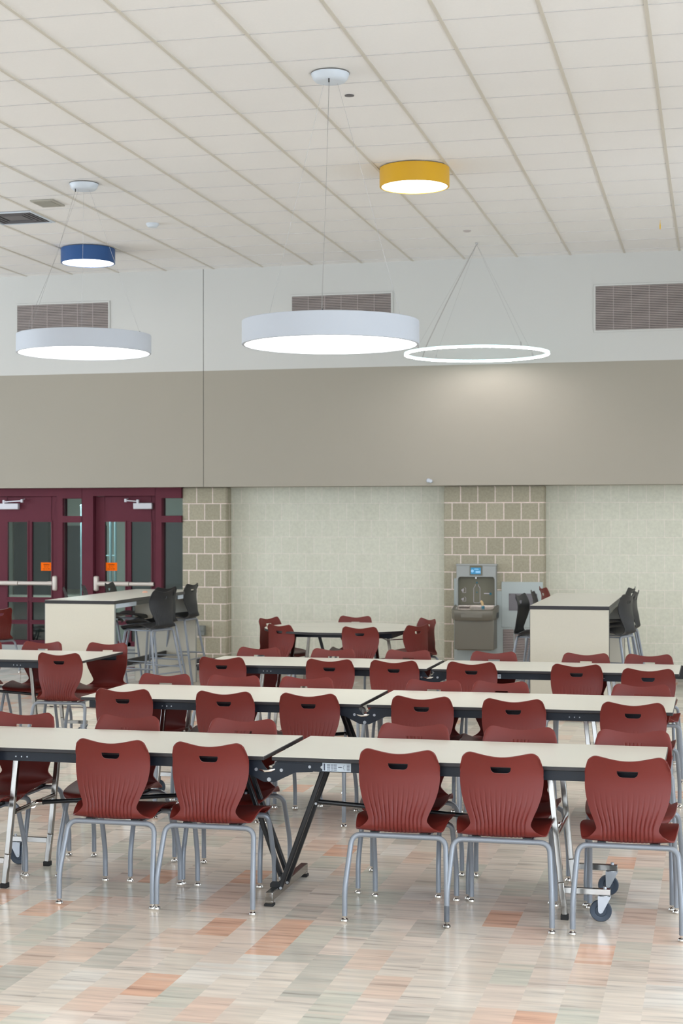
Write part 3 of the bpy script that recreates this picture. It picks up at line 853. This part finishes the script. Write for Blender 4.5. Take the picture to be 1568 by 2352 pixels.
stool(-5.64, 16.72, 86, 'charcoal stool by the block pillar at the left tall table end', GL)
stool(-6.65, 15.45, -66, 'charcoal stool left of the left tall table, nearest the camera on that side', GL)
stool(-6.71, 16.10, -62, 'charcoal stool left of the left tall table, second on that side', GL)
stool(-6.69, 16.80, -85, 'charcoal stool left of the left tall table, farthest before the push bar', GL)

# small orange item on left tall table
g = MB(); g.lathe([(0, 0), (.028, 0), (.030, .006), (.016, .014), (0, .016)], (-6.02, 16.2, 1.05), 16)
tag(g.build('small_lid', mat('pale_orange', (.85,.42,.28), .5)), 'small pale orange lid lying on the left tall table', 'lid')
# ------------------------------------------------------------------ hanging and surface lights
def canopy(c, parent, r=.13, cord=(0, -1)):
    g = MB(); g.lathe([(0, CEIL-.062), (r*.55, CEIL-.062), (r*.78, CEIL-.055), (r*.90, CEIL-.040), (r, CEIL-.006), (r, CEIL-.0005), (0, CEIL-.0005)], (0,0,0), 36)
    o = g.build('canopy', M_can, parent)
    g = MB(); g.lathe([(r+.002, CEIL-.004), (r+.002, CEIL-.0003), (0, CEIL-.0003)], (0,0,0), 36); g.build('canopy_gasket', M_joint, o)
    if cord: g = MB(); g.cyl((cord[0]*.09, cord[1]*.09, CEIL-.085), (cord[0]*.09, cord[1]*.09, CEIL-.050), .0045, 10); g.build('cord_grip', M_blksteel, o)
    return o
def drum(name, c, r, zb, zt, label, group=None, mshell=None):
    t = thing(name, label, 'pendant light', (c[0], c[1], 0), 0, group)
    g = MB(); g.lathe([(r-.018, zb+.012), (r-.018, zb), (r-.004, zb), (r, zb+.004), (r, zt-.004), (r-.004, zt), (0, zt)], (0,0,0), 96)
    o = g.build('drum_shade', mshell or M_fix, t)
    g = MB(); g.lathe([(0, zb+.006), (r-.0185, zb+.006), (r-.0185, zb+.02), (0, zb+.02)], (0,0,0), 96); tag(g.build('diffuser', M_diff, t), 'glowing white diffuser')
    return t
for (c, zb, zt, wa, lab) in (((-2.535, 10.40), 3.018, 3.178, (-82, 38, 158), 'large white drum pendant hanging in the middle on three thin wires'),
                         ((-5.52, 13.30), 3.332, 3.497, (-125, -5, 115), 'white drum pendant hanging at the left, below the blue ceiling light')):
    t = drum('drum_pendant', c, .60, zb, zt, lab, 'large white drum pendants')
    canopy(c, t, .13, (math.cos(R(wa[0])), math.sin(R(wa[0]))))
    for a in wa:
        x, y = .55*math.cos(R(a)), .55*math.sin(R(a))
        g = MB(); g.tube([(x, y, zt), (x*.1, y*.1, CEIL-.06)], .0011, 6); w = g.build('wire', M_wire, t)
        g = MB(); g.cyl((x, y, zt-.001), (x, y, zt+.014), .005, 8); g.build('wire_grip', M_blksteel, w)
    g = MB()
    ax, ay = .565*math.cos(R(wa[0])), .565*math.sin(R(wa[0]))
    g.tube([(ax, ay, zt), (ax*.99, ay*.99, zt+.08), (ax*.5, ay*.5, (zt+CEIL)/2), (ax*.16, ay*.16, CEIL-.075)], .0013, 6); tag(g.build('power_cord', M_wire, t), 'thin grey power cord')
for (c, mm, lab) in (((-2.515, 13.37), M_yel, 'yellow drum light fixed flat to the ceiling'), ((-6.80, 16.50), M_blu, 'blue drum light fixed flat to the ceiling at the left')):
    t = drum('ceiling_drum_light', c, .30, CEIL-.165, CEIL-.004, lab, None, mm); t['category'] = 'ceiling light'
    g = MB(); g.lathe([(.292, CEIL-.006), (.292, CEIL-.0003), (0, CEIL-.0003)], (0,0,0), 64); g.build('mounting_plate', M_joint, t)
# glowing ring
c = (-2.54, 17.16); t = thing('ring_pendant', 'thin glowing ring pendant hanging before the tan wall', 'pendant light', (c[0], c[1], 0))
zr = 3.645; Rr = .778
g = MB(); w = .0125
g.lathe([(Rr-w, zr-.012), (Rr+w, zr-.012), (Rr+w, zr+.012), (Rr-w, zr+.012), (Rr-w, zr-.012)], (0,0,0), 128, ms=[0, 1, 2, 1])
g.f = g.f[:128*4]; g.m = g.m[:128*4]
g.build('light_ring', [M_ring, M_ringside, M_fix], t)
g = MB(); g.lathe([(0, CEIL-.02), (.012, CEIL-.018), (.016, CEIL-.001), (0, CEIL-.001)], (0,0,0), 16); g.build('ceiling_mount', M_wire, t)
for k, a in enumerate((135, 225, 45, -45)):
    x, y = Rr*math.cos(R(a)), Rr*math.sin(R(a))
    g = MB(); g.tube([(x, y, zr+.04), (0, 0, CEIL-.015)], .0012, 6); wv = g.build('wire', M_wire, t)
    g = MB(); g.cyl((x, y, zr+.014), (x*.99, y*.99, zr+.06), .006, 8); g.build('wire_grip', M_wire, wv)
x, y = Rr*math.cos(R(150)), Rr*math.sin(R(150))
g = MB(); g.tube(fillet([(x, y, zr+.01), (x*.93, y*.93, zr+.14), (x*.5, y*.5, zr+.65), (0, 0, CEIL-.015)], .15, 6), .0055, 8); tag(g.build('power_cord', mat('grey_cord', (.42,.40,.38), .5), t), 'thick grey power cord')
# fixtures beyond the frame that light the rest of the room
for c in ((-8.6, 7.2), (1.9, 7.4), (-2.6, 3.3), (2.2, 12.6), (-9.4, 12.4), (2.4, 1.0), (-7.4, .4), (-2.6, -3.6), (2.3, 16.3)):
    zb = 3.2; t = drum('drum_pendant', c, .60, zb, zb+.16, 'white drum pendant over the unseen rest of the hall', 'white drum pendants beyond the picture')
    canopy(c, t)
    for a in (-98, 22, 142):
        x, y = .55*math.cos(R(a)), .55*math.sin(R(a))
        g = MB(); g.tube([(x, y, zb+.16), (x*.1, y*.1, CEIL-.06)], .0011, 6); g.build('wire', M_wire, t)

# ------------------------------------------------------------------ ceiling devices
def flat_disc(name, x, y, r, h, m, label, cat):
    g = MB(); g.lathe([(0, CEIL-h), (r*.7, CEIL-h), (r, CEIL-h*.35), (r, CEIL+.0035), (0, CEIL+.0035)], (x, y, 0), 28); return tag(g.build(name, m), label, cat)
flat_disc('cover_plate', -2.536, 10.98, .034, .003, M_plate, 'small dark round plate on the ceiling beside the middle pendant canopy', 'plate')
flat_disc('smoke_detector', -5.59, 15.27, .065, .035, M_can, 'white smoke detector on the ceiling near the blue light', 'smoke detector')
flat_disc('sprinkler_cover', -2.53, 16.42, .042, .01, mat('sprinkler_cover', (.55,.50,.48), .5), 'pale round cover plate on the ceiling above the glowing ring', 'plate')
g = MB(); g.lathe([(0, CEIL-.095), (.006, CEIL-.085), (.007, CEIL-.06), (.0025, CEIL-.02), (.002, CEIL+.003)], (-.545, 16.3, 0), 10)
tag(g.build('hanging_tag', mat('yellow_tag', (.75,.45,.02), .5)), 'tiny yellow tag hanging from the ceiling at far right', 'tag')
t = thing('ceiling_speaker', 'small square grey plate on the ceiling beside the left pendant canopy', 'speaker', (-6.19, 14.02, 0))
MB().box(-.115, .115, -.15, .15, CEIL-.012, CEIL+.003).build('frame', mat('speaker_frame', (.42,.40,.34), .6), t, bevel=.004)
MB().box(-.09, .09, -.12, .12, CEIL-.015, CEIL-.012).build('grille', mat('speaker_grille', (.34,.33,.28), .7), t, smooth=0)
t = thing('ceiling_vent', 'square louvered air vent in the ceiling at the left frame edge', 'vent', (-6.796, 14.633, 0))
MB().box(-.292, .292, -.292, .292, CEIL-.001, CEIL+.003).build('backing', M_halld, t, smooth=0)
for i, (a, b) in enumerate(((.292, .270), (.245, .228), (.200, .183), (.155, .138), (.11, .0))):
    g = MB(); z0, z1 = CEIL-.012+i*.0015, CEIL-.001
    if b == 0: g.box(-a, a, -a, a, z0, z1)
    else:
        g.box(-a, a, -a, -b, z0, z1); g.box(-a, a, b, a, z0, z1); g.box(-a, -b, -b, b, z0, z1); g.box(b, a, -b, b, z0, z1)
    g.build('louver', M_can if i == 0 else M_plate, t, smooth=0)
# ------------------------------------------------------------------ wall grilles
for (x0, x1, z0, z1, lab) in ((-8.435, -7.235, 3.985, 4.498, 'wall air grille at the left, behind the left drum pendant'),
                              (-4.905, -3.705, 3.985, 4.49, 'wall air grille in the middle, half hidden by the large pendant'),
                              (-1.33, -.13, 3.985, 4.488, 'wall air grille at the right frame edge')):
    t = thing('air_grille', lab, 'air grille', ((x0+x1)/2, YW, 0), 0, 'air grilles on the upper wall')
    w = (x1-x0)/2
    g = MB(); y0, y1 = -.012, 0
    f = .022
    g.box(-w-f, w+f, y0, y1, z1, z1+f); g.box(-w-f, w+f, y0, y1, z0-f, z0); g.box(-w-f, -w, y0, y1, z0, z1); g.box(w, w+f, y0, y1, z0, z1)
    g.build('frame', M_white, t, bevel=.002)
    MB().box(-w, w, -.002, 0, z0, z1).build('backing', M_grilld, t, smooth=0)
    g = MB(); nsl = 26; dz = (z1-z0)/nsl
    for i in range(nsl): g.bar((-w, -.007, z0+(i+.5)*dz), (w, -.007, z0+(i+.5)*dz), .010, dz*.62, up=(0,-.5,1))
    g.build('slats', M_grill, t, smooth=0)
    g = MB()
    for i in range(1, 6): x = -w+i*2*w/6; g.box(x-.004, x+.004, -.014, -.002, z0, z1)
    g.build('mullions', M_louv, t, smooth=0)
# small white knob on soffit, outlet box
g = MB(); g.lathe([(0, 0), (.026, 0), (.026, -.012), (.018, -.03), (0, -.034)], (-3.262, YW, 2.29), 16, axis='y'); g.lathe([(0, 0), (.022, -.004), (.018, -.03), (0, -.034)], (-3.235, YW, 2.283), 14, axis='y')
tag(g.build('wall_sensor', M_fix), 'small white sensor low on the tan wall above the block wall', 'sensor')
t = thing('outlet_box', 'grey power outlet box on the left block pillar', 'outlet box', (-6.095, YB, 0))
MB().box(-.045, .045, -.07, 0, .43, .55).build('box', M_box, t, bevel=.006)
MB().box(-.04, .04, -.085, -.07, .485, .545).build('cover_flap', M_box, t, bevel=.004)

# ------------------------------------------------------------------ water fountain
FX = -2.72
t = thing('water_fountain', 'steel bottle-filling water fountain on the right block pillar', 'water fountain', (FX, YB, 0))
k = 1.0
X0, X1 = -.232, .232
# back plate and wall panels
MB().box(-.275, -.232, -.012, 0, .10, 1.145).build('back_plate', M_sspan, t, smooth=0)
MB().box(-.232, .30, -.010, 0, .10, 1.0).build('lower_plate', M_sspan, t, smooth=0)
p = MB().box(.285, .765, -.014, 0, .58, 1.11).build('side_panel', M_sspan, t, bevel=.002)
tag(MB().box(.37, .70, -.018, -.014, .775, .975).build('access_plate', M_plate, p, smooth=0), 'dark grey plate')
g = MB()
for x in (.383, .687):
    for z in (.788, .962): g.cyl((x, -.021, z), (x, -.018, z), .006, 8)
g.build('screw', M_chrome, p)
lv = MB().box(.285, .765, -.008, 0, .08, .575).build('louver_panel', M_louvd, t, smooth=0)
g = MB()
for c0, c1 in ((.305, .425), (.437, .555), (.567, .66), (.672, .755)):
    for i in range(24): z = .10+i*.0195; g.bar((c0, -.013, z), (c1, -.013, z), .012, .010, up=(0,-.6,1))
g.build('louver_slats', M_louv, lv, smooth=0)
g = MB(); g.box(.285, .765, -.014, -.008, .56, .578)
for x in (.293, .431, .561, .666, .760): g.box(x-.006, x+.006, -.016, -.008, .08, .56)
g.build('louver_frame', M_sspan, lv, smooth=0)
# bottle filler: hood, cheeks, alcove
g = MB(); d = -.10
g.box(X0, X1, d, 0, 1.165, 1.30); g.box(X0-.006, X1+.010, d-.004, 0, 1.296, 1.318)
hood = g.build('filler_hood', M_ssl, t, bevel=.006)
g = MB(); n_ = 8; r = .035; pts = [(X0, 1.168), (X0, .81), (X0+.016, .81), (X0+.016, 1.168-r)]
pts += [(X0+.016+r-r*math.cos(a*PI/2/n_), 1.168-r+r*math.sin(a*PI/2/n_)) for a in range(1, n_+1)]
g.prism(pts, d, 0); g.build('side_cheek', M_ssl, t); g = MB(); g.prism([(-x, z) for x, z in pts], d, 0); g.build('side_cheek', M_ssl, t)
alc = MB().box(X0+.016, X1-.016, -.030, -.012, .81, 1.168).build('alcove_back', M_alc, t, smooth=0)
tag(MB().box(-.075, .072, d-.008, d, 1.185, 1.298).build('display_bezel', M_alc, hood, bevel=.004), 'dark bezel')
g = MB().box(-.062, .055, d-.010, d-.008, 1.200, 1.275); o = g.build('display_screen', M_lcd, hood, smooth=0); tag(o, 'glowing blue screen')
g = MB(); g.lathe([(0, 0), (.017, 0), (.017, -.001), (0, -.001)], (-.043, d-.010, 1.236), 20, axis='y'); g.box(-.005, .052, d-.0112, d-.010, 1.214, 1.238); g.box(-.02, .03, d-.0112, d-.010, 1.252, 1.262)
g.build('display_marks', M_lcd2, t, smooth=0)
g = MB(); g.cyl((-.008, -.06, 1.168), (-.008, -.06, 1.143), .012, 12); tag(g.build('nozzle', M_chrome, t), 'chrome nozzle')
# printed marks on the alcove
g = MB(); y = -.0315
def line(a, b, w=.0045): g.bar((a[0], y, a[1]), (b[0], y, b[1]), .0012, w, up=(a[1]-b[1], 0, b[0]-a[0]) if a[0] != b[0] else (1,0,0))
bp_ = [(-.018, 1.078), (-.018, 1.062), (-.037, 1.035), (-.037, .870), (-.030, .862), (.030, .862), (.037, .870), (.037, 1.035), (.018, 1.062), (.018, 1.078)]
for a, b in zip(bp_, bp_[1:]): line((a[0]-.002, a[1]), (b[0]-.002, b[1]))
g.build('bottle_outline', M_icon, alc, smooth=0)
g = MB()
for cz, sc in ((1.01, 1.0), (.905, .8)):
    q = [(-.19, cz), (-.155, cz+.022*sc), (-.158, cz-.018*sc), (-.170, cz-.022*sc)]
    g.prism([(a*1.0+0.0, b) for a, b in q], y, y+.001)
    line2 = [(-.146, cz+.034*sc), (-.133, cz+.018*sc), (-.133, cz-.03*sc), (-.175, cz-.03*sc)]
    for a, b in zip(line2, line2[1:]): g.bar((a[0], y, a[1]), (b[0], y, b[1]), .0012, .004, up=(a[1]-b[1], 0, b[0]-a[0]) if a[0] != b[0] else (1,0,0))
    g.build('printed_icon', M_icon, alc, smooth=0); g = MB()
g.box(.082, .145, y, y+.001, .966, .978)
g.build('printed_bar', M_icon, alc, smooth=0)
g = MB(); g.lathe([(0, 0), (.011, 0), (.011, -.001), (0, -.001)], (-.002, -.0305, 1.098), 16, axis='y'); g.lathe([(0, 0), (.015, 0), (.015, -.001), (0, -.001)], (.158, -.0305, .968), 16, axis='y'); g.lathe([(0, 0), (.008, 0), (.008, -.001), (0, -.001)], (-.002, -.0305, .985), 16, axis='y')
g.build('teal_dot', M_teal, alc, smooth=0)
# basin
g = MB()
prof = [(-.262, -.06), (-.262, -.27), (-.225, -.335), (-.10, -.365), (.10, -.365), (.225, -.335), (.262, -.27), (.262, -.06)]
b = len(g.v); n_ = len(prof)
tilt = lambda y_: .055*(y_+.365)/.305
for li, (zz, sh) in enumerate(((.672, .93), (.695, .985), (.775, 1.0), (.785, .99))):
    for x, y_ in prof: g.v.append((x*sh, -.06+(y_+.06)*sh, zz+(tilt(y_) if li > 1 else 0)))
for L_ in range(3):
    for i in range(n_): j = (i+1) % n_; g.f.append((L_*n_+i, L_*n_+j, (L_+1)*n_+j, (L_+1)*n_+i)); g.m.append(0)
g.f.append(tuple(range(n_))[::-1]); g.m.append(0)
for (sa, za, sb, zb_) in ((.99, .785, .86, .786), (.86, .786, .74, .765),):
    pass
# rim ring and bowl
inner = []
for x, y_ in prof: inner.append((x*.84, -.085+(y_+.085)*.80))
base = len(g.v)
for x, y_ in inner: g.v.append((x, y_, .783+tilt(y_)))
for x, y_ in inner: g.v.append((x*.90, -.10+(y_+.10)*.90, .772+tilt(y_)))
for i in range(n_):
    j = (i+1) % n_
    g.f.append((3*n_+i, 3*n_+j, base+j, base+i)); g.m.append(0)
    g.f.append((base+i, base+j, base+n_+j, base+n_+i)); g.m.append(1)
g.f.append(tuple(base+n_+i for i in range(n_))); g.m.append(1)
bs = g.build('basin', [M_ss, M_basin], t, bevel=.004)
tag(MB().box(-.14, .11, -.368, -.358, .705, .755).build('push_button', M_ss, bs, bevel=.006), 'wide front push button')
tag(MB().box(-.20, -.07, -.15, -.075, .822, .838).build('drip_grate', M_basin, bs, bevel=.004), 'pale drip grate')
MB().box(.259, .262, -.26, -.10, .70, .76).build('side_louver', M_halld, bs, smooth=0)
g = MB(); g.tube([(.088, -.16, .80), (.088, -.16, .83)], .018, 12); sp = g.build('spout_base', M_teal, t)
g = MB(); g.tube([(.088, -.16, .83), (.086, -.165, .85)], .012, 12); g.build('spout_collar', M_fix, sp)
g = MB(); g.tube([(.086, -.165, .842), (.080, -.175, .872), (.072, -.185, .889), (.068, -.19, .895)], [.014, .016, .014, .006], 12); tag(g.build('spout', M_spout, t), 'amber spout')
g = MB(); g.box(-.225, .232, -.30, -.012, .335, .69); g.box(-.20, .20, -.27, -.012, .325, .336); g.build('cooler_case', M_ss, t, bevel=.008)

# ------------------------------------------------------------------ world, camera
W = bpy.data.worlds.new('sky'); S.world = W; W.use_nodes = True
nt = W.node_tree; bg = nt.nodes['Background']; bg.inputs['Color'].default_value = (.78,.88,1,1); bg.inputs['Strength'].default_value = 9.5
cam = bpy.data.cameras.new('camera'); co = bpy.data.objects.new('camera', cam); COL.objects.link(co); S.camera = co
yaw, pit, rol, f = .2323, .0046, -.0012, 3636.27
cy, sy, cp, sp_ = math.cos(yaw), math.sin(yaw), math.cos(pit), math.sin(pit)
F = Vector((-sy*cp, cy*cp, sp_)); Rt = Vector((cy, sy, 0)); U = Rt.cross(F)
c_, s_ = math.cos(rol), math.sin(rol); Rt, U = c_*Rt+s_*U, -s_*Rt+c_*U
m4 = Matrix((( Rt.x, U.x, -F.x, 0), (Rt.y, U.y, -F.y, 0), (Rt.z, U.z, -F.z, H), (0, 0, 0, 1)))
co.matrix_world = m4
cam.sensor_fit = 'VERTICAL'; cam.sensor_height = 36; cam.lens = 36*f/2352
cam.clip_start = .05; cam.clip_end = 100
cam.dof.use_dof = True; cam.dof.focus_distance = 8.6; cam.dof.aperture_fstop = 5.6
S.view_settings.view_transform = 'Standard'; S.view_settings.look = 'None'; S.view_settings.gamma = 1; S.view_settings.use_curve_mapping = False
S.view_settings.exposure = .25
